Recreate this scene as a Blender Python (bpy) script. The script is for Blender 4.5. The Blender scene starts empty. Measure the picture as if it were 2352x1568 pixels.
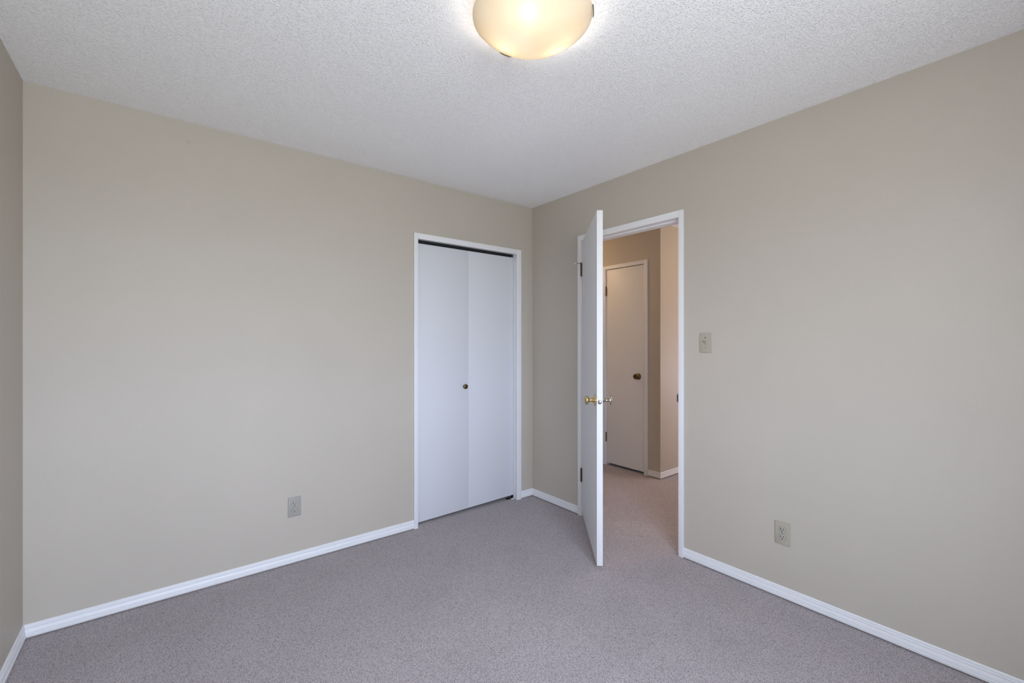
import bpy, bmesh, math, random
from mathutils import Vector, Matrix
random.seed(7)
S = bpy.context.scene
COL = S.collection
PI = math.pi

# ------------------------------------------------------------------ camera
cd = bpy.data.cameras.new('camera')
cd.sensor_fit = 'HORIZONTAL'; cd.sensor_width = 36.0
cd.lens = 1015.0 / 2352.0 * 36.0
cd.shift_y = 3.5 / 2352.0
cd.clip_start = 0.02
cam = bpy.data.objects.new('camera', cd); COL.objects.link(cam)
cam.location = (-2.468, -2.839, 1.294)
cam.rotation_euler = (PI/2, 0, -math.atan2(0.6205, 0.7842))
S.camera = cam

# ------------------------------------------------------------------ view
S.view_settings.view_transform = 'Standard'
S.view_settings.look = 'None'
S.view_settings.gamma = 1.0
S.view_settings.use_curve_mapping = False
S.view_settings.exposure = 0.18
S.cycles.max_bounces = 14
S.cycles.diffuse_bounces = 10
S.cycles.transmission_bounces = 8
S.cycles.sample_clamp_indirect = 6.0

# ------------------------------------------------------------------ world: overcast sky over pale ground
w = bpy.data.worlds.new('sky'); S.world = w; w.use_nodes = True
nt = w.node_tree; nt.nodes.clear()
tc = nt.nodes.new('ShaderNodeTexCoord'); sx = nt.nodes.new('ShaderNodeSeparateXYZ')
mr = nt.nodes.new('ShaderNodeMapRange'); mr.inputs[1].default_value = -1; mr.inputs[2].default_value = 1
cr = nt.nodes.new('ShaderNodeValToRGB')
e = cr.color_ramp.elements
e[0].position = 0.0; e[0].color = (0.66, 0.70, 0.72, 1)
e[1].position = 1.0; e[1].color = (0.93, 1.08, 1.42, 1)
a_ = e.new(0.47); a_.color = (0.63, 0.67, 0.70, 1)
a_ = e.new(0.52); a_.color = (1.00, 1.13, 1.40, 1)
bg = nt.nodes.new('ShaderNodeBackground'); bg.inputs[1].default_value = 15.0
ow = nt.nodes.new('ShaderNodeOutputWorld')
L = nt.links.new
L(tc.outputs['Generated'], sx.inputs[0]); L(sx.outputs[2], mr.inputs[0]); L(mr.outputs[0], cr.inputs[0])
L(cr.outputs[0], bg.inputs[0]); L(bg.outputs[0], ow.inputs[0])

# ------------------------------------------------------------------ room constants (metres)
CZ = 2.44                 # ceiling height
XL, YS = -2.946, -3.38    # left wall, window wall
T = 0.115                 # wall thickness
HX, HY = 1.247, -0.419    # hall wall plane and its outer corner
WX0, WX1, WZ0, WZ1 = -2.80, -1.30, 0.75, 2.08     # window opening in the front wall

def light(name, kind, loc, energy, color, **kw):
    d = bpy.data.lights.new(name, kind); d.energy = energy; d.color = color
    for k, v in kw.items(): setattr(d, k, v)
    o = bpy.data.objects.new(name, d); COL.objects.link(o); o.location = loc
    return o
# portal that guides the sky light through the window
po = light('window_portal', 'AREA', ((WX0+WX1)/2, YS-T-0.02, (WZ0+WZ1)/2), 1.0, (1, 1, 1), shape='RECTANGLE', size=WX1-WX0+0.1, size_y=WZ1-WZ0+0.1)
po.rotation_euler = (PI/2, 0, 0)
po.data.cycles.is_portal = True
# hall lamps, out of sight round the corners, then an added fill light
light('hall_lamp_north', 'POINT', (0.60, 0.85, 2.30), 8.0, (1.0, 0.67, 0.38), shadow_soft_size=0.07)
light('hall_lamp_south', 'POINT', (1.95, -1.75, 2.28), 23.0, (1.0, 0.75, 0.48), shadow_soft_size=0.09)
light('hall_fill', 'POINT', (2.20, -1.20, 0.95), 20.0, (0.84, 0.80, 1.0), shadow_soft_size=0.25)  # added soft fill in mid-air, lifting the lower part of the return wall
BULB_STRENGTH = 42.0

# ------------------------------------------------------------------ materials
def new_mat(name):
    m = bpy.data.materials.new(name); m.use_nodes = True
    n = m.node_tree; b = n.nodes['Principled BSDF']
    return m, n, b
def noise(n, scale, detail=2, rough=0.5, vec=None):
    t = n.nodes.new('ShaderNodeTexNoise'); t.inputs['Scale'].default_value = scale
    t.inputs['Detail'].default_value = detail; t.inputs['Roughness'].default_value = rough
    if vec: n.links.new(vec, t.inputs['Vector'])
    return t
def ramp(n, src, stops):
    r = n.nodes.new('ShaderNodeValToRGB'); el = r.color_ramp.elements
    el[0].position, el[0].color = stops[0][0], (*stops[0][1], 1)
    el[1].position, el[1].color = stops[-1][0], (*stops[-1][1], 1)
    for p, c in stops[1:-1]:
        x = el.new(p); x.color = (*c, 1)
    n.links.new(src, r.inputs[0]); return r
def bump(n, b, h, strength, dist):
    u = n.nodes.new('ShaderNodeBump'); u.inputs['Strength'].default_value = strength
    u.inputs['Distance'].default_value = dist
    n.links.new(h, u.inputs['Height']); n.links.new(u.outputs[0], b.inputs['Normal']); return u
def simple(name, col, rough=0.5, metal=0.0, grain=0.0, gscale=400, spec=0.5, bstr=0.0):
    m, n, b = new_mat(name)
    b.inputs['Roughness'].default_value = rough; b.inputs['Metallic'].default_value = metal
    b.inputs['Specular IOR Level'].default_value = spec
    t = n.nodes.new('ShaderNodeTexCoord')
    ns = noise(n, gscale, 2, 0.5, t.outputs['Object'])
    r = ramp(n, ns.outputs['Fac'], [(0.3, [c*(1-grain) for c in col]), (0.7, [min(1, c*(1+grain)) for c in col])])
    n.links.new(r.outputs[0], b.inputs['Base Color'])
    if bstr: bump(n, b, ns.outputs['Fac'], bstr, 0.001)
    return m

def wall_paint():
    m, n, b = new_mat('greige_eggshell_paint')
    b.inputs['Roughness'].default_value = 0.55; b.inputs['Specular IOR Level'].default_value = 0.25
    t = n.nodes.new('ShaderNodeTexCoord')
    big = noise(n, 1.3, 4, 0.55, t.outputs['Object'])
    fine = noise(n, 330, 3, 0.6, t.outputs['Object'])
    c = (0.488, 0.446, 0.383)
    r = ramp(n, big.outputs['Fac'], [(0.3, [x*0.975 for x in c]), (0.7, [x*1.025 for x in c])])
    r2 = ramp(n, fine.outputs['Fac'], [(0.35, (0.965,)*3), (0.65, (1.035,)*3)])
    mx = n.nodes.new('ShaderNodeMix'); mx.data_type = 'RGBA'; mx.blend_type = 'MULTIPLY'; mx.inputs[0].default_value = 1
    mx.clamp_result = False
    n.links.new(r.outputs[0], mx.inputs[6]); n.links.new(r2.outputs[0], mx.inputs[7])
    # small grey scuff spot high on the back wall
    dn = n.nodes.new('ShaderNodeVectorMath'); dn.operation = 'DISTANCE'
    dn.inputs[1].default_value = (-2.362, 0.0, 2.338)
    n.links.new(t.outputs['Object'], dn.inputs[0])
    r3 = ramp(n, dn.outputs['Value'], [(0.004, (0.90, 0.90, 0.90)), (0.013, (1, 1, 1))])
    m2 = n.nodes.new('ShaderNodeMix'); m2.data_type = 'RGBA'; m2.blend_type = 'MULTIPLY'; m2.inputs[0].default_value = 1
    n.links.new(mx.outputs[2], m2.inputs[6]); n.links.new(r3.outputs[0], m2.inputs[7])
    n.links.new(m2.outputs[2], b.inputs['Base Color'])
    bump(n, b, fine.outputs['Fac'], 0.25, 0.0012)
    return m

def ceiling_mat():
    m, n, b = new_mat('white_stippled_ceiling')
    b.inputs['Roughness'].default_value = 0.9; b.inputs['Specular IOR Level'].default_value = 0.15
    t = n.nodes.new('ShaderNodeTexCoord')
    warp = noise(n, 40, 3, 0.6, t.outputs['Object'])
    mp = n.nodes.new('ShaderNodeMix'); mp.data_type = 'VECTOR'; mp.inputs[0].default_value = 0.012
    n.links.new(t.outputs['Object'], mp.inputs[4]); n.links.new(warp.outputs['Color'], mp.inputs[5])
    v = n.nodes.new('ShaderNodeTexVoronoi'); v.inputs['Scale'].default_value = 150
    n.links.new(mp.outputs[1], v.inputs['Vector'])
    r = ramp(n, v.outputs['Distance'], [(0.05, (1, 1, 1)), (0.55, (0, 0, 0))])
    f = noise(n, 150, 4, 0.7, t.outputs['Object'])
    rf = ramp(n, f.outputs['Fac'], [(0.38, (0, 0, 0)), (0.68, (1, 1, 1))])
    ad = n.nodes.new('ShaderNodeMath'); ad.operation = 'MULTIPLY'
    n.links.new(r.outputs[0], ad.inputs[0]); n.links.new(rf.outputs[0], ad.inputs[1])
    bump(n, b, ad.outputs[0], 1.0, 0.0036)
    rc = ramp(n, ad.outputs[0], [(0.0, (0.93, 0.93, 0.94)), (0.35, (0.985, 0.985, 0.985))])  # stipple peaks coloured paler, putting their highlights into the base colour
    n.links.new(rc.outputs[0], b.inputs['Base Color'])
    return m

def carpet_mat():
    m, n, b = new_mat('grey_loop_carpet')
    b.inputs['Roughness'].default_value = 1.0; b.inputs['Specular IOR Level'].default_value = 0.05
    b.inputs['Sheen Weight'].default_value = 0.15
    t = n.nodes.new('ShaderNodeTexCoord')
    mp = n.nodes.new('ShaderNodeMapping'); mp.inputs['Rotation'].default_value = (0, 0, 0.0)
    mp.inputs['Scale'].default_value = (1.0, 0.88, 1.0)
    n.links.new(t.outputs['Object'], mp.inputs[0])
    v = n.nodes.new('ShaderNodeTexVoronoi'); v.inputs['Scale'].default_value = 250; v.inputs['Randomness'].default_value = 0.8
    n.links.new(mp.outputs[0], v.inputs['Vector'])
    f = noise(n, 260, 4, 0.7, t.outputs['Object'])
    big = noise(n, 2.2, 4, 0.6, t.outputs['Object'])
    h = ramp(n, v.outputs['Distance'], [(0.0, (0.6, 0.6, 0.6)), (0.75, (0, 0, 0))])
    mu = n.nodes.new('ShaderNodeMath'); mu.operation = 'MULTIPLY_ADD'
    n.links.new(f.outputs['Fac'], mu.inputs[0]); mu.inputs[1].default_value = 1.25
    n.links.new(h.outputs[0], mu.inputs[2])
    bump(n, b, mu.outputs[0], 0.8, 0.0028)
    r = ramp(n, mu.outputs[0], [(0.55, (0.225, 0.199, 0.202)), (0.88, (0.435, 0.389, 0.394)), (1.02, (0.53, 0.476, 0.482))])
    r2 = ramp(n, big.outputs['Fac'], [(0.3, (0.93,)*3), (0.7, (1.05,)*3)])
    mx = n.nodes.new('ShaderNodeMix'); mx.data_type = 'RGBA'; mx.blend_type = 'MULTIPLY'; mx.inputs[0].default_value = 1
    n.links.new(r.outputs[0], mx.inputs[6]); n.links.new(r2.outputs[0], mx.inputs[7])
    n.links.new(mx.outputs[2], b.inputs['Base Color'])
    return m

def glass_shade_mat():
    m = bpy.data.materials.new('alabaster_glass'); m.use_nodes = True
    n = m.node_tree; n.nodes.clear()
    t = n.nodes.new('ShaderNodeTexCoord')
    ns = noise(n, 7, 4, 0.6, t.outputs['Object'])
    r = ramp(n, ns.outputs['Fac'], [(0.35, (0.72, 0.63, 0.47)), (0.65, (0.76, 0.70, 0.59))])
    tr = n.nodes.new('ShaderNodeBsdfTranslucent'); df = n.nodes.new('ShaderNodeBsdfDiffuse')
    gl = n.nodes.new('ShaderNodeBsdfGlossy'); gl.inputs['Roughness'].default_value = 0.25
    n.links.new(r.outputs[0], tr.inputs[0])
    df.inputs[0].default_value = (0.86, 0.84, 0.80, 1)
    m1 = n.nodes.new('ShaderNodeMixShader'); m1.inputs[0].default_value = 0.42
    n.links.new(tr.outputs[0], m1.inputs[1]); n.links.new(df.outputs[0], m1.inputs[2])
    m2 = n.nodes.new('ShaderNodeMixShader'); m2.inputs[0].default_value = 0.07
    n.links.new(m1.outputs[0], m2.inputs[1]); n.links.new(gl.outputs[0], m2.inputs[2])
    o = n.nodes.new('ShaderNodeOutputMaterial'); n.links.new(m2.outputs[0], o.inputs[0])
    return m
def emit_mat(name, col, s):
    m = bpy.data.materials.new(name); m.use_nodes = True
    n = m.node_tree; n.nodes.clear()
    e_ = n.nodes.new('ShaderNodeEmission'); e_.inputs[0].default_value = (*col, 1); e_.inputs[1].default_value = s
    o = n.nodes.new('ShaderNodeOutputMaterial'); n.links.new(e_.outputs[0], o.inputs[0]); return m
def pane_mat():
    m = bpy.data.materials.new('clear_window_glass'); m.use_nodes = True
    n = m.node_tree; n.nodes.clear()
    a = n.nodes.new('ShaderNodeBsdfTransparent'); g = n.nodes.new('ShaderNodeBsdfGlossy'); g.inputs['Roughness'].default_value = 0.02
    x = n.nodes.new('ShaderNodeMixShader'); x.inputs[0].default_value = 0.06
    n.links.new(a.outputs[0], x.inputs[1]); n.links.new(g.outputs[0], x.inputs[2])
    o = n.nodes.new('ShaderNodeOutputMaterial'); n.links.new(x.outputs[0], o.inputs[0]); return m

M = {}
M['wall'] = wall_paint(); M['ceiling'] = ceiling_mat(); M['carpet'] = carpet_mat()
M['white'] = simple('white_trim_paint', (0.76, 0.765, 0.78), 0.45, grain=0.01, gscale=60)
M['door'] = simple('white_door_paint', (0.655, 0.665, 0.695), 0.5, grain=0.015, gscale=120, spec=0.35, bstr=0.06)
M['slab'] = simple('satin_white_door_paint', (0.745, 0.75, 0.76), 0.6, grain=0.01, gscale=120, spec=0.3)
M['hall_door'] = simple('off_white_door_paint', (0.74, 0.73, 0.71), 0.42, grain=0.015, gscale=120)
M['brass'] = simple('polished_brass', (0.72, 0.56, 0.27), 0.18, 1.0, 0.05)
M['nickel'] = simple('silvery_nickel', (0.55, 0.51, 0.43), 0.18, 1.0, 0.05)  # greyer metal for the hall-side knob and latch bolt
M['antique'] = simple('antique_brass', (0.17, 0.115, 0.055), 0.28, 1.0, 0.15, 200)
M['bronze'] = simple('dull_bronze_hinge', (0.13, 0.095, 0.058), 0.42, 1.0, 0.2, 300)
M['steel'] = simple('grey_steel', (0.27, 0.265, 0.27), 0.55, 1.0, 0.08, 300)
M['darksteel'] = simple('dark_steel', (0.10, 0.10, 0.11), 0.4, 0.9, 0.1, 300)
M['grey'] = simple('grey_track_metal', (0.52, 0.52, 0.54), 0.4, 0.3, 0.05, 200)
M['plate'] = simple('ivory_plastic', (0.385, 0.35, 0.275), 0.6, grain=0.02, gscale=200)
M['plate_grey'] = simple('grey_ivory_plastic', (0.335, 0.325, 0.295), 0.6, grain=0.02, gscale=200)
M['recept'] = simple('receptacle_plastic', (0.38, 0.36, 0.31), 0.55, grain=0.02, gscale=200)
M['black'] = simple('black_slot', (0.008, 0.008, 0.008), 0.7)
M['shadow_gap'] = simple('dark_grey_gap', (0.06, 0.058, 0.052), 0.7)
M['dark'] = simple('shade_darkened_closet_paint', (0.12, 0.115, 0.11), 0.9)  # closet interiors painted dark so the door gaps read as deep shade
M['rubber'] = simple('white_rubber', (0.75, 0.75, 0.72), 0.6)
M['chrome'] = simple('brushed_nickel_clip', (0.36, 0.35, 0.33), 0.3, 1.0, 0.05)
M['shade'] = glass_shade_mat()
M['bulb'] = emit_mat('warm_bulb', (1.0, 0.92, 0.82), BULB_STRENGTH)
M['pane'] = pane_mat()

# ------------------------------------------------------------------ mesh helpers
class MB:
    def __init__(s): s.bm = bmesh.new()
    def box(s, x0, x1, y0, y1, z0, z1, bev=0.0, mat=0, seg=2):
        b = bmesh.new(); bmesh.ops.create_cube(b, size=1.0)
        for v in b.verts:
            v.co = Vector(((x0+x1)/2+v.co.x*(x1-x0), (y0+y1)/2+v.co.y*(y1-y0), (z0+z1)/2+v.co.z*(z1-z0)))
        if bev: bmesh.ops.bevel(b, geom=b.edges[:], offset=bev, segments=seg, profile=0.6, affect='EDGES')
        return s.add(b, mat)
    def add(s, b, mat=0, mtx=None, smooth=False):
        if mtx is not None: bmesh.ops.transform(b, matrix=mtx, verts=b.verts)
        for f in b.faces: f.material_index = mat; f.smooth = smooth
        me = bpy.data.meshes.new('tmp'); b.to_mesh(me); b.free()
        s.bm.from_mesh(me); bpy.data.meshes.remove(me); return s
    def lathe(s, prof, mtx=None, n=40, mat=0, cap=True):
        """prof: (radius, height) list, about local z"""
        b = bmesh.new(); rings = []
        for r, z in prof:
            if r < 1e-6: rings.append([b.verts.new((0, 0, z))])
            else: rings.append([b.verts.new((r*math.cos(2*PI*i/n), r*math.sin(2*PI*i/n), z)) for i in range(n)])
        for a, c in zip(rings, rings[1:]):
            for i in range(n):
                j = (i+1) % n
                if len(a) == 1 and len(c) == 1: continue
                if len(a) == 1: b.faces.new((a[0], c[i], c[j]))
                elif len(c) == 1: b.faces.new((a[i], a[j], c[0]))
                else: b.faces.new((a[i], a[j], c[j], c[i]))
        if cap:
            for r_ in (rings[0], rings[-1]):
                if len(r_) > 2: b.faces.new(r_)
        bmesh.ops.recalc_face_normals(b, faces=b.faces)
        return s.add(b, mat, mtx, True)
    def prism(s, poly, z0, z1, mtx=None, mat=0, bev=0.0):
        b = bmesh.new()
        lo = [b.verts.new((x, y, z0)) for x, y in poly]; hi = [b.verts.new((x, y, z1)) for x, y in poly]
        k = len(poly)
        b.faces.new(lo[::-1]); top = b.faces.new(hi)
        for i in range(k): b.faces.new((lo[i], lo[(i+1) % k], hi[(i+1) % k], hi[i]))
        bmesh.ops.recalc_face_normals(b, faces=b.faces)
        if bev: bmesh.ops.bevel(b, geom=list(top.edges), offset=bev, segments=2, profile=0.5, affect='EDGES')
        return s.add(b, mat, mtx)
    def build(s, name, mat, parent=None, auto=35):
        if name in ('knob', 'bulb', 'glass_bowl'): auto = 75
        me = bpy.data.meshes.new(name); s.bm.to_mesh(me); s.bm.free()
        for m in (mat if isinstance(mat, list) else [mat]): me.materials.append(m)
        o = bpy.data.objects.new(name, me); COL.objects.link(o)
        if parent: o.parent = parent
        if auto:
            for p in me.polygons: p.use_smooth = True
            me.set_sharp_from_angle(angle=math.radians(auto))
        return o
def structure(o, label=None, cat=None):
    o['kind'] = 'structure'
    if label: o['label'] = label
    if cat: o['category'] = cat
    return o
def thing(name, label, cat, loc, rz=0, group=None):
    o = bpy.data.objects.new(name, None); COL.objects.link(o); o.empty_display_size = 0.05
    o.location = loc; o.rotation_euler = (0, 0, rz); o['label'] = label; o['category'] = cat
    if group: o['group'] = group
    return o

# ------------------------------------------------------------------ shell
XE, YN, YH = 2.75, 1.45, -3.38      # hall extents
b = MB(); b.box(XL-T, XE+T, YS-T, YN+T, -0.10, 0.0)
structure(b.build('floor', M['carpet'], auto=0), 'grey loop-pile carpet covering the bedroom and hall floor', 'carpet')
b = MB(); b.box(XL-T, XE+T, YS-T, YN+T, CZ, CZ+0.10)
structure(b.build('ceiling', M['ceiling'], auto=0), 'white stippled ceiling above the bedroom and hall', 'ceiling')

# closet opening in back wall, doorway in right wall
CX0, CX1, CT = -1.080, -0.152, 2.046
DY0, DY1, DT = -0.552, -1.371, 2.078
b = MB()
b.box(XL, CX0, 0, T, 0, CZ); b.box(CX1, 0.0, 0, T, 0, CZ); b.box(CX0, CX1, 0, T, CT, CZ)
structure(b.build('wall_back', M['wall'], auto=0), 'greige wall with the white bifold closet door', 'wall')
b = MB()
b.box(0, T, DY0, YN, 0, CZ); b.box(0, T, YS, DY1, 0, CZ); b.box(0, T, DY1, DY0, DT, CZ)
structure(b.build('wall_right', M['wall'], auto=0), 'greige wall with the open doorway and light switch', 'wall')
b = MB(); b.box(XL-T, XL, YS, T, 0, CZ)
structure(b.build('wall_left', M['wall'], auto=0), 'greige wall, a sliver at the left edge of the photo', 'wall')
b = MB()
b.box(XL-T, WX0, YS-T, YS, 0, CZ); b.box(WX1, XE+T, YS-T, YS, 0, CZ)
b.box(WX0, WX1, YS-T, YS, 0, WZ0); b.box(WX0, WX1, YS-T, YS, WZ1, CZ)
structure(b.build('wall_front', M['wall'], auto=0))
# closet interior behind the bifold door
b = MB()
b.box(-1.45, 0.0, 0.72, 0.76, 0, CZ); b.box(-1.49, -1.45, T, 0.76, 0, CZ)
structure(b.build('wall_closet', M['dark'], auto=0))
# hall walls
b = MB()
LY0, LY1, LT = 0.247, -0.250, 2.086
b.box(HX, HX+T, LY0, YN, 0, CZ); b.box(HX, HX+T, HY, LY1, 0, CZ); b.box(HX, HX+T, LY1, LY0, LT, CZ)
structure(b.build('wall_hall', M['wall'], auto=0), 'greige hall wall around the narrow closed door', 'wall')
b = MB(); b.box(HX+T, XE, HY, HY+T, 0, CZ)
structure(b.build('wall_hall_return', M['wall'], auto=0), 'warm-lit greige wall running right from the hall corner', 'wall')
b = MB(); b.box(XE, XE+T, YS, YN, 0, CZ); structure(b.build('wall_hall_east', M['wall'], auto=0))
b = MB(); b.box(T, XE+T, YN, YN+T, 0, CZ); structure(b.build('wall_hall_north', M['wall'], auto=0))
# linen closet interior
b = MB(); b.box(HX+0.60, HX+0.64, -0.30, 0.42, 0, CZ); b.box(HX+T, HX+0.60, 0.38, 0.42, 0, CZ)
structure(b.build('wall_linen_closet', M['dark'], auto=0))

# window (behind the camera)
wr = MB()
wr.box(WX0, WX1, YS-T, YS, WZ0, WZ0+0.02); wr.box(WX0, WX1, YS-T, YS, WZ1-0.02, WZ1)
wr.box(WX0, WX0+0.02, YS-T, YS, WZ0, WZ1); wr.box(WX1-0.02, WX1, YS-T, YS, WZ0, WZ1)
xm = (WX0+WX1)/2
for a0, a1 in ((WX0+0.02, WX0+0.06), (xm-0.025, xm+0.025), (WX1-0.06, WX1-0.02)):
    wr.box(a0, a1, YS-0.08, YS-0.04, WZ0+0.02, WZ1-0.02, 0.003)
for z0, z1 in ((WZ0+0.02, WZ0+0.06), (WZ1-0.06, WZ1-0.02)):
    wr.box(WX0+0.02, WX1-0.02, YS-0.079, YS-0.041, z0, z1, 0.003)
win = structure(wr.build('window_1', M['white']))
b = MB(); b.box(WX0-0.05, WX1+0.05, YS, YS+0.03, WZ0-0.03, WZ0, 0.004)
b.box(WX0-0.045, WX0, YS, YS+0.012, WZ0, WZ1+0.04); b.box(WX1, WX1+0.045, YS, YS+0.012, WZ0, WZ1+0.04)
b.box(WX0, WX1, YS, YS+0.012, WZ1, WZ1+0.04); b.build('window_casing', M['white'], win)
b = MB(); b.box(WX0+0.06, WX1-0.06, YS-0.062, YS-0.058, WZ0+0.06, WZ1-0.06); b.build('pane', M['pane'], win)

# ------------------------------------------------------------------ baseboards
BP = [(0, 0.0), (.0120, 0), (.0125, .003), (.0122, .0120), (.0088, .0138), (.0104, .0165), (.0104, .022), (.0082, .030), (.0060, .0345),
      (.0060, .0365), (.0092, .0384), (.0092, .0408), (.0042, .0430), (.0040, .0470), (.0070, .0488), (.0064, .0540), (.0035, .0570), (0, .0570)]
def baseboard(b, p0, p1, nrm, m0=0, m1=0, h=0.008, k=0.94):
    """run p0->p1 on a wall with outward normal; m: mitre per unit of thickness, + longer, - shorter"""
    p0 = Vector((*p0, h)); p1 = Vector((*p1, h)); d = (p1-p0).normalized(); n_ = Vector((*nrm, 0))
    q = bmesh.new()
    A = [q.verts.new(p0 + n_*t - d*(m0*t) + Vector((0, 0, z*k))) for t, z in BP]
    B = [q.verts.new(p1 + n_*t + d*(m1*t) + Vector((0, 0, z*k))) for t, z in BP]
    q.faces.new(A); q.faces.new(B[::-1])
    for i in range(len(BP)):
        j = (i+1) % len(BP); q.faces.new((A[i], B[i], B[j], A[j]))
    bmesh.ops.recalc_face_normals(q, faces=q.faces)
    b.add(q)
W = M['white']
b = MB(); baseboard(b, (XL, 0), (-1.096, 0), (0, -1), -1, 0); baseboard(b, (-0.131, 0), (0, 0), (0, -1), 0, -1)
structure(b.build('baseboard_back', W, auto=20), 'white grooved baseboard along the closet wall', 'baseboard')
b = MB(); baseboard(b, (0, 0), (0, -0.534), (-1, 0), -1, 0); baseboard(b, (0, -1.393), (0, YS), (-1, 0), 0, -1)
structure(b.build('baseboard_right', W, auto=20), 'white grooved baseboard along the doorway wall', 'baseboard')
b = MB(); baseboard(b, (XL, YS), (XL, 0), (1, 0), -1, -1)
structure(b.build('baseboard_left', W, auto=20), 'white grooved baseboard in the lower left corner', 'baseboard')
b = MB(); baseboard(b, (XL, YS), (0, YS), (0, 1), -1, -1)
structure(b.build('baseboard_front', W, auto=20))
b = MB(); baseboard(b, (HX, -0.285), (HX, HY), (-1, 0), 0, 1); baseboard(b, (HX, HY), (XE, HY), (0, -1), 1, -1)
baseboard(b, (HX, YN), (HX, 0.285), (-1, 0), -1, 0)
structure(b.build('baseboard_hall', W, auto=20), 'white grooved baseboard round the hall corner', 'baseboard')
b = MB(); baseboard(b, (T, YN), (T, -0.51), (1, 0), -1, 0); baseboard(b, (T, -1.41), (T, YS), (1, 0), 0, -1)
structure(b.build('baseboard_hall_west', W, auto=20))
b = MB(); baseboard(b, (XE, HY), (XE, YS), (-1, 0), -1, -1)
structure(b.build('baseboard_hall_east', W, auto=20))

# ------------------------------------------------------------------ closet frame and bifold door
CS = 0.012
b = MB()
b.box(-1.096, -1.066, -CS, 0, 0.0, 2.063, 0.002); b.box(-0.178, -0.131, -CS, 0, 0.0, 2.063, 0.002)
b.box(-1.0665, -0.1775, -CS, 0, 2.024, 2.063, 0.002)
t2 = structure(b.build('trim_1', W), 'white flat casing framing the closet door', 'door frame')
b = MB()
b.box(CX0, -1.064, 0, T, 0, CT); b.box(-0.170, CX1, 0, T, 0, CT); b.box(-1.064, -0.170, 0, T, 2.030, CT)
b.build('jamb', W, t2)
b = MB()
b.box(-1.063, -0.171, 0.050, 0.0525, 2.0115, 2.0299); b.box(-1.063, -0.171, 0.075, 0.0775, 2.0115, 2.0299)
b.box(-1.063, -0.171, 0.0525, 0.075, 2.027, 2.0299); b.build('shade_black_track', M['black'], t2)  # painted black so its front face stands in for the shaded gap
b = MB()   # floor pivot bracket at the right jamb
b.box(-0.235, -0.172, 0.045, 0.075, 0.0, 0.004, 0.001); b.box(-0.176, -0.172, 0.045, 0.075, 0.0, 0.03, 0.001)
b.lathe([(0.006, 0), (0.006, 0.016), (0.003, 0.018), (0, 0.018)], Matrix.Translation((-0.205, 0.058, 0.004)), 16)
b.build('floor_bracket', M['darksteel'], t2)
b = MB(); b.box(-0.200, -0.178, 0.026, 0.044, 0.0, 0.006, 0.002); b.build('bracket_tab', M['rubber'], t2)

cdoor = thing('door_1', 'white two-panel bifold closet door, closed, with one small knob', 'door', (-0.617, 0.045, 0))
cdoor['kind'] = 'structure'
def slab(b, x0, x1, z0a, z0b, z1, y0=0.0, y1=0.030):
    q = bmesh.new(); V = q.verts.new
    v = [V((x0, y0, z0a)), V((x1, y0, z0b)), V((x1, y0, z1)), V((x0, y0, z1)), V((x0, y1, z0a)), V((x1, y1, z0b)), V((x1, y1, z1)), V((x0, y1, z1))]
    for f in ((0, 1, 2, 3), (5, 4, 7, 6), (4, 0, 3, 7), (1, 5, 6, 2), (3, 2, 6, 7), (4, 5, 1, 0)): q.faces.new([v[i] for i in f])
    bmesh.ops.recalc_face_normals(q, faces=q.faces)
    bmesh.ops.bevel(q, geom=q.edges[:], offset=0.0012, segments=2, profile=0.5, affect='EDGES')
    b.add(q)
b = MB(); slab(b, -0.4455, -0.0006, 0.014, 0.022, 2.005); b.build('door_panel', M['door'], cdoor)
b = MB(); slab(b, 0.0006, 0.4435, 0.022, 0.030, 2.005); b.build('door_panel', M['door'], cdoor)
RX = Matrix.Rotation(PI/2, 4, 'X')     # local z -> -y
b = MB(); b.lathe([(0.010, 0), (0.0085, 0.004), (0.007, 0.010), (0.011, 0.014), (0.0165, 0.017), (0.0185, 0.021), (0.018, 0.025),
                   (0.0155, 0.0272), (0.0130, 0.0262), (0.0120, 0.0268), (0.007, 0.0285), (0, 0.029)],
                  Matrix.Translation((-0.036, 0, 0.962)) @ RX, 40)
b.build('knob', M['antique'], cdoor)
b = MB(); b.lathe([(0.004, 0), (0.004, 0.018)], Matrix.Translation((0.405, 0.015, 2.0051)), 12); b.build('pivot_pin', M['steel'], cdoor)

# ------------------------------------------------------------------ doorway frame
b = MB()
b.box(-CS, 0, -0.565, -0.532, 0, 2.099, 0.002); b.box(-CS, 0, -1.393, -1.361, 0, 2.099, 0.002)
b.box(-CS, 0, -1.3605, -0.5655, 2.058, 2.099, 0.002)
b.box(T, T+CS, -0.565, -0.515, 0, 2.099, 0.002); b.box(T, T+CS, -1.410, -1.361, 0, 2.099, 0.002)
b.box(T, T+CS, -1.3605, -0.5655, 2.058, 2.099, 0.002)
fr = structure(b.build('trim_2', W), 'white casing and jamb round the open doorway', 'door frame')
b = MB()
b.box(0, T, -0.568, DY0, 0, DT); b.box(0, T, DY1, -1.356, 0, DT); b.box(0, T, -1.356, -0.568, 2.062, DT)
b.build('jamb', W, fr)
b = MB()
b.box(0.042, 0.078, -0.580, -0.5681, 0, 2.05, 0.0015); b.box(0.042, 0.078, -1.3559, -1.344, 0, 2.05, 0.0015)
b.box(0.042, 0.078, -1.3559, -0.5681, 2.050, 2.0619, 0.0015)
b.build('door_stop_strip', W, fr)
b = MB(); b.box(-0.004, 0.028, -1.3562, -1.3535, 0.930, 0.988, 0.0008); b.box(-0.012, -0.003, -1.3590, -1.3520, 0.938, 0.980, 0.001)
b.build('strike_plate', M['darksteel'], fr)
for z in (0.262, 1.795):
    b = MB(); b.box(-0.006, 0.030, -0.5705, -0.5681, z, z+0.093, 0.0008); b.build('hinge_leaf', M['bronze'], fr)

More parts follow.
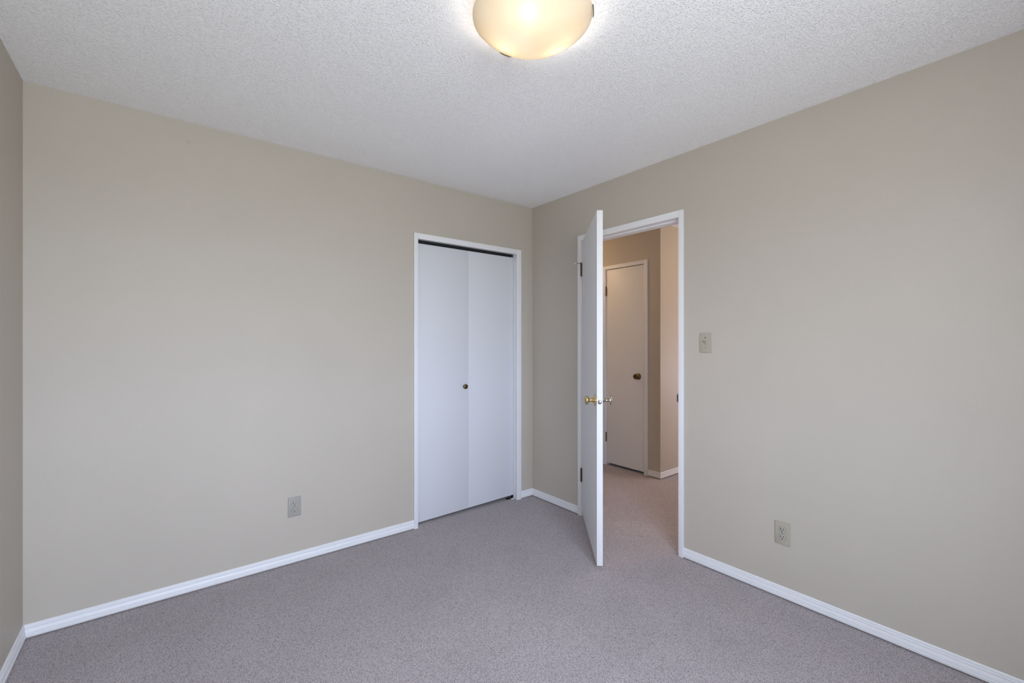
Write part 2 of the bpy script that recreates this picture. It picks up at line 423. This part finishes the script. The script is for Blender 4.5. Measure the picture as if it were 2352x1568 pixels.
# ------------------------------------------------------------------ open room door
PV = Vector((-0.014, -0.570, 0))
door = thing('door_2', 'white slab door standing half open into the bedroom, with a brass knob', 'door', PV, -math.radians(41.3))
door['kind'] = 'structure'
b = MB(); b.box(0.008, 0.042, -0.779, -0.004, 0.022, 2.052, 0.0012); b.build('door_panel', M['slab'], door)
KP = [(0.0335, 0), (0.0335, 0.003), (0.031, 0.0065), (0.022, 0.009), (0.0155, 0.011), (0.0135, 0.016), (0.0115, 0.022), (0.0100, 0.028),
      (0.0105, 0.034), (0.016, 0.037), (0.0225, 0.0405), (0.0262, 0.046), (0.0268, 0.051), (0.0245, 0.0575), (0.0195, 0.0605), (0.0185, 0.0598), (0.010, 0.0618), (0, 0.0625)]
b = MB(); b.lathe(KP, Matrix.Translation((0.008, -0.716, 0.960)) @ Matrix.Rotation(-PI/2, 4, 'Y'), 48)
o = b.build('knob', M['brass'], door); o['label'] = 'polished brass knob on the bedroom side'
b = MB(); b.lathe(KP, Matrix.Translation((0.042, -0.716, 0.960)) @ Matrix.Rotation(PI/2, 4, 'Y'), 48)
o = b.build('knob', M['nickel'], door); o['label'] = 'silvery knob on the hall side'
EDGE = Matrix.Translation((0.025, -0.7785, 0.956)) @ RX
b = MB(); b.lathe([(0.0125, 0), (0.0125, 0.0016), (0.0118, 0.0022), (0.0, 0.0022)], EDGE, 32)
lt = b.build('latch_plate', M['steel'], door)
b = MB(); b.box(0.0205, 0.0300, -0.7895, -0.780, 0.9475, 0.9645, 0.0015); b.build('latch_bolt', M['nickel'], lt)
b = MB(); b.box(0.0170, 0.0203, -0.7812, -0.7802, 0.9470, 0.9650); b.build('latch_slot', M['black'], lt)
for z, last in ((0.262, False), (1.795, True)):
    b = MB()
    for k in range(5):
        z0 = z + k*0.0186
        b.lathe([(0.0052, 0), (0.0060, 0.0006), (0.0060, 0.0174), (0.0052, 0.018)], Matrix.Translation((0, 0, z0)), 20)
    b.box(0.002, 0.036, -0.0042, -0.002, z, z+0.093, 0.0006)
    hg = b.build('hinge', M['bronze'], door)
    b = MB(); b.lathe([(0.0, -0.006), (0.0035, -0.005), (0.0044, -0.002), (0.0040, 0.0), (0.0028, 0.0), (0.0028, 0.0925), (0.0058, 0.094), (0.0058, 0.097), (0.004, 0.1), (0, 0.1)],
                      Matrix.Translation((0, 0, z)), 16)
    b.build('hinge_pin', M['bronze'], hg)
# hinge-pin door stop: ring on the top hinge, threaded rod with white tip, short arm
ds = MB(); ds.lathe([(0.0065, 0), (0.0105, 0.0005), (0.0105, 0.003), (0.0065, 0.0035)], Matrix.Translation((0, 0, 1.8885)), 20)
def rod(b, p, q, r, mat=0, n=12):
    p, q = Vector(p), Vector(q); d = q-p
    b.lathe([(r, 0), (r, d.length)], Matrix.Translation(p) @ d.to_track_quat('Z', 'Y').to_matrix().to_4x4(), n, mat)
ang = math.radians(41.3)
def loc(wx, wy): # world direction -> door local
    c, s_ = math.cos(ang), math.sin(ang); return Vector((wx*c-wy*s_, wx*s_+wy*c, 0))
r0 = loc(-0.35, 1.0).normalized()
z_ = Vector((0, 0, 1.8905))
rod(ds, r0*0.008+z_, r0*0.040+z_, 0.0022); rod(ds, Vector((0.0, -0.008, 1.8905)), Vector((0.004, -0.030, 1.8905)), 0.0022)
dso = ds.build('hinge_stop', M['steel'], door)
b = MB(); rod(b, r0*0.036+z_, r0*0.052+z_, 0.0045); rod(b, (0.004, -0.029, 1.8905), (0.0055, -0.036, 1.8905), 0.004)
b.build('rubber_tip', M['rubber'], dso)

# ------------------------------------------------------------------ hall door (closed)
b = MB()
HC = HX-0.012
b.box(HC, HX, 0.238, 0.280, 0, 2.110, 0.002); b.box(HC, HX, -0.283, -0.241, 0, 2.110, 0.002); b.box(HC, HX, -0.2405, 0.2375, 2.072, 2.110, 0.002)
hf = structure(b.build('trim_3', W), 'casing round the narrow hall closet door', 'door frame')
b = MB(); b.box(HX, HX+T, 0.233, LY0, 0, LT); b.box(HX, HX+T, LY1, -0.238, 0, LT); b.box(HX, HX+T, -0.238, 0.233, 2.076, LT)
b.build('jamb', W, hf)
hd = thing('door_3', 'narrow closed white door across the hall with an antique brass knob', 'door', (HX+0.002, 0.230, 0))
hd['kind'] = 'structure'
b = MB(); b.box(0, 0.034, -0.4635, -0.001, 0.024, 2.068, 0.0012); b.build('door_panel', M['hall_door'], hd)
b = MB(); b.lathe([(0.032, 0), (0.032, 0.003), (0.029, 0.007), (0.020, 0.010), (0.012, 0.013), (0.0115, 0.022), (0.016, 0.026), (0.024, 0.032), (0.0272, 0.040), (0.0262, 0.049), (0.0215, 0.056), (0.0165, 0.0575), (0.015, 0.0565), (0.0, 0.057)],
                  Matrix.Translation((0, -0.400, 0.962)) @ Matrix.Rotation(-PI/2, 4, 'Y'), 40)
b.build('knob', M['antique'], hd)
b = MB(); b.box(-0.0035, 0.01, -0.4683, -0.4653, 0.932, 0.992); b.build('latch_plate', M['darksteel'], hd)
for z in (0.250, 1.798):
    b = MB()
    for k in range(5):
        b.lathe([(0.0052, 0), (0.006, 0.0006), (0.006, 0.0174), (0.0052, 0.018)], Matrix.Translation((-0.006, 0.0035, z+k*0.0186)), 16)
    b.lathe([(0.004, -0.004), (0.004, 0.097)], Matrix.Translation((-0.006, 0.0035, z)), 12)
    b.build('hinge', M['bronze'], hd)

# ------------------------------------------------------------------ wall plates (local: faces -y, width along x)
def rrect(w_, h_, r, n=5, cx=0, cy=0):
    pts = []
    for qx, qy, a0 in ((1, 1, 0), (-1, 1, 90), (-1, -1, 180), (1, -1, 270)):
        for i in range(n+1):
            a = math.radians(a0 + 90*i/n)
            pts.append((cx+qx*(w_/2-r)+r*math.cos(a), cy+qy*(h_/2-r)+r*math.sin(a)))
    return pts
def screw(root, z, mat):
    b = MB(); b.lathe([(0.0034, 0), (0.0034, 0.0008), (0.002, 0.0014), (0, 0.0014)], Matrix.Translation((0, -0.0052, z)) @ RX, 16)
    s_ = b.build('screw', mat, root)
    b = MB(); b.box(-0.003, 0.003, -0.0069, -0.0063, z-0.0006, z+0.0006); b.build('screw_slot', M['black'], s_)
def outlet(loc_, rz, label, mat, mirror=1):
    t = thing('wall_outlet', label, 'electrical outlet', loc_, rz, 'duplex wall outlets')
    b = MB(); b.prism(rrect(0.070, 0.115, 0.0034), 0, 0.0055, RX, 0, 0.0022); b.build('cover_plate', mat, t)
    for s_ in (1, -1):
        zc = s_*0.0195
        # receptacle face: circle flattened top and bottom
        pts = []
        for i in range(48):
            a = 2*PI*i/48; x = 0.0172*math.cos(a); y = max(-0.0143, min(0.0143, 0.0172*math.sin(a))); pts.append((x, zc+y))
        b = MB(); b.prism([(x*1.045, zc+(y-zc)*1.045) for x, y in pts], 0.0046, 0.0056, RX, 0)
        rim = b.build('receptacle_gap', M['shadow_gap'], t)
        b = MB(); b.prism(pts, 0.0050, 0.0072, RX, 0, 0.0007); rc = b.build('receptacle', M['recept'], t)
        b = MB(); b.prism([(x, y) for x, y in rrect(0.0030, 0.0086, 0.0004, 2, -0.0064, zc+0.0035)], 0.0070, 0.0074, RX)
        b.prism(rrect(0.0030, 0.0074, 0.0004, 2, 0.0064, zc+0.0035), 0.0070, 0.0074, RX)
        b.prism([(0.0026*math.cos(PI*i/8+PI), zc-0.0072+0.0026*math.sin(PI*i/8+PI)) for i in range(9)] + [(0.0026, zc-0.0050), (-0.0026, zc-0.0050)], 0.0070, 0.0074, RX)
        b.build('socket_slots', M['black'], rc)
        rim.parent = rc
    screw(t, 0, mat)
    return t
outlet((-1.857, 0, 0.330), 0, 'grey duplex outlet low on the wall left of the closet door', M['plate_grey'])
outlet((0, -1.933, 0.330), -PI/2, 'beige duplex outlet low on the wall right of the open doorway', M['plate'])

sw = thing('light_switch', 'ivory toggle light switch on the wall right of the doorway', 'light switch', (0, -1.528, 1.296), -PI/2)
b = MB(); b.prism(rrect(0.070, 0.115, 0.0034), 0, 0.0055, RX, 0, 0.0022); b.build('cover_plate', M['plate'], sw)
b = MB(); b.prism(rrect(0.0105, 0.0245, 0.001, 3), 0.0050, 0.0058, RX); b.build('toggle_slot', M['black'], sw)
b = MB(); b.prism(rrect(0.0096, 0.0232, 0.001, 3), 0.0050, 0.0066, RX); b.build('toggle_bezel', M['recept'], sw)
b = MB()
q = bmesh.new(); bmesh.ops.create_cube(q, size=1.0)
for v in q.verts:
    k = 1.0 if v.co.z < 0 else 0.72
    v.co = Vector((v.co.x*0.0075*k, v.co.y*0.0085*k, (v.co.z+0.5)*0.019))
bmesh.ops.bevel(q, geom=q.edges[:], offset=0.0012, segments=2, profile=0.5, affect='EDGES')
b.add(q, 0, Matrix.Translation((0, -0.005, 0.001)) @ Matrix.Rotation(PI/2-math.radians(32), 4, 'X'))
b.build('toggle', M['recept'], sw)
screw(sw, 0.030, M['antique']); screw(sw, -0.030, M['plate'])

# ------------------------------------------------------------------ flush ceiling light with three bulbs
LC = Vector((-1.469, -1.689, CZ))
lamp = thing('ceiling_light', 'round flush-mount ceiling light with a glowing cream glass bowl', 'ceiling light', LC)
b = MB(); b.lathe([(0.0, -0.0002), (0.168, -0.0002), (0.172, -0.012), (0.168, -0.020), (0.04, -0.022), (0, -0.022)], None, 64); b.build('base_pan', M['white'], lamp)
R0, H0, DEP = 0.205, -0.030, 0.088
SR = (R0*R0 + DEP*DEP) / (2*DEP)
outer = []; amax = math.asin(R0/SR)
for i in range(33):
    a = amax*(1-i/32); outer.append((SR*math.sin(a), H0 - (SR*math.cos(a) - (SR-DEP))))
inner = [(max(0, r-0.0005), z+0.0045) for r, z in outer][::-1]
outer[-1] = (0, outer[-1][1]); inner[0] = (0, inner[0][1])
b = MB(); b.lathe(outer + inner[:-1] + [(R0-0.0012, H0+0.0035), outer[0]], None, 96, cap=False)
b.build('glass_bowl', M['shade'], lamp)
fa = math.atan2(0.7842, 0.6205)     # azimuth pointing away from the viewer
for da in (101, -26, -146):
    a = fa - math.radians(da)
    b = MB()
    b.box(0.165, 0.2070, -0.006, 0.006, -0.0215, -0.0195, 0.0005)      # strap from the pan
    b.box(0.2058, 0.2074, -0.006, 0.006, -0.034, -0.0195, 0.0005)
    q = bmesh.new(); N = 16; rows = []                                 # curved tapered tab hugging the rim
    for i in range(N+1):
        u = -1 + 2*i/N; t = u*math.radians(8.0); hh = 0.0075*math.sqrt(max(0.02, 1-u*u)); zc = -0.0315
        rows.append([q.verts.new((rr*math.cos(t), rr*math.sin(t), zc+zz*hh)) for rr, zz in ((0.2058, -1), (0.2092, -0.8), (0.2092, 0.8), (0.2058, 1))])
    q.faces.new(rows[0]); q.faces.new(rows[-1][::-1])
    for A_, B_ in zip(rows, rows[1:]):
        for k in range(4): q.faces.new((A_[k], B_[k], B_[(k+1) % 4], A_[(k+1) % 4]))
    bmesh.ops.recalc_face_normals(q, faces=q.faces); b.add(q)
    o = b.build('clip', M['chrome'], lamp); o.rotation_euler = (0, 0, a)
for da in (188, 53, -57):
    a = fa - math.radians(da); d = Vector((math.cos(a), math.sin(a), 0))
    b = MB(); rod(b, d*0.035+Vector((0, 0, -0.040)), d*0.068+Vector((0, 0, -0.050)), 0.014, 0, 20); sk = b.build('bulb_socket', M['white'], lamp)
    b = MB()
    b.lathe([(0.0, 0.0), (0.012, 0.0), (0.013, 0.010), (0.022, 0.024), (0.026, 0.038), (0.023, 0.052), (0.013, 0.062), (0, 0.065)],
            Matrix.Translation(d*0.066+Vector((0, 0, -0.050))) @ (d+Vector((0, 0, -0.22))).to_track_quat('Z', 'Y').to_matrix().to_4x4(), 24)
    b.build('bulb', M['bulb'], sk)
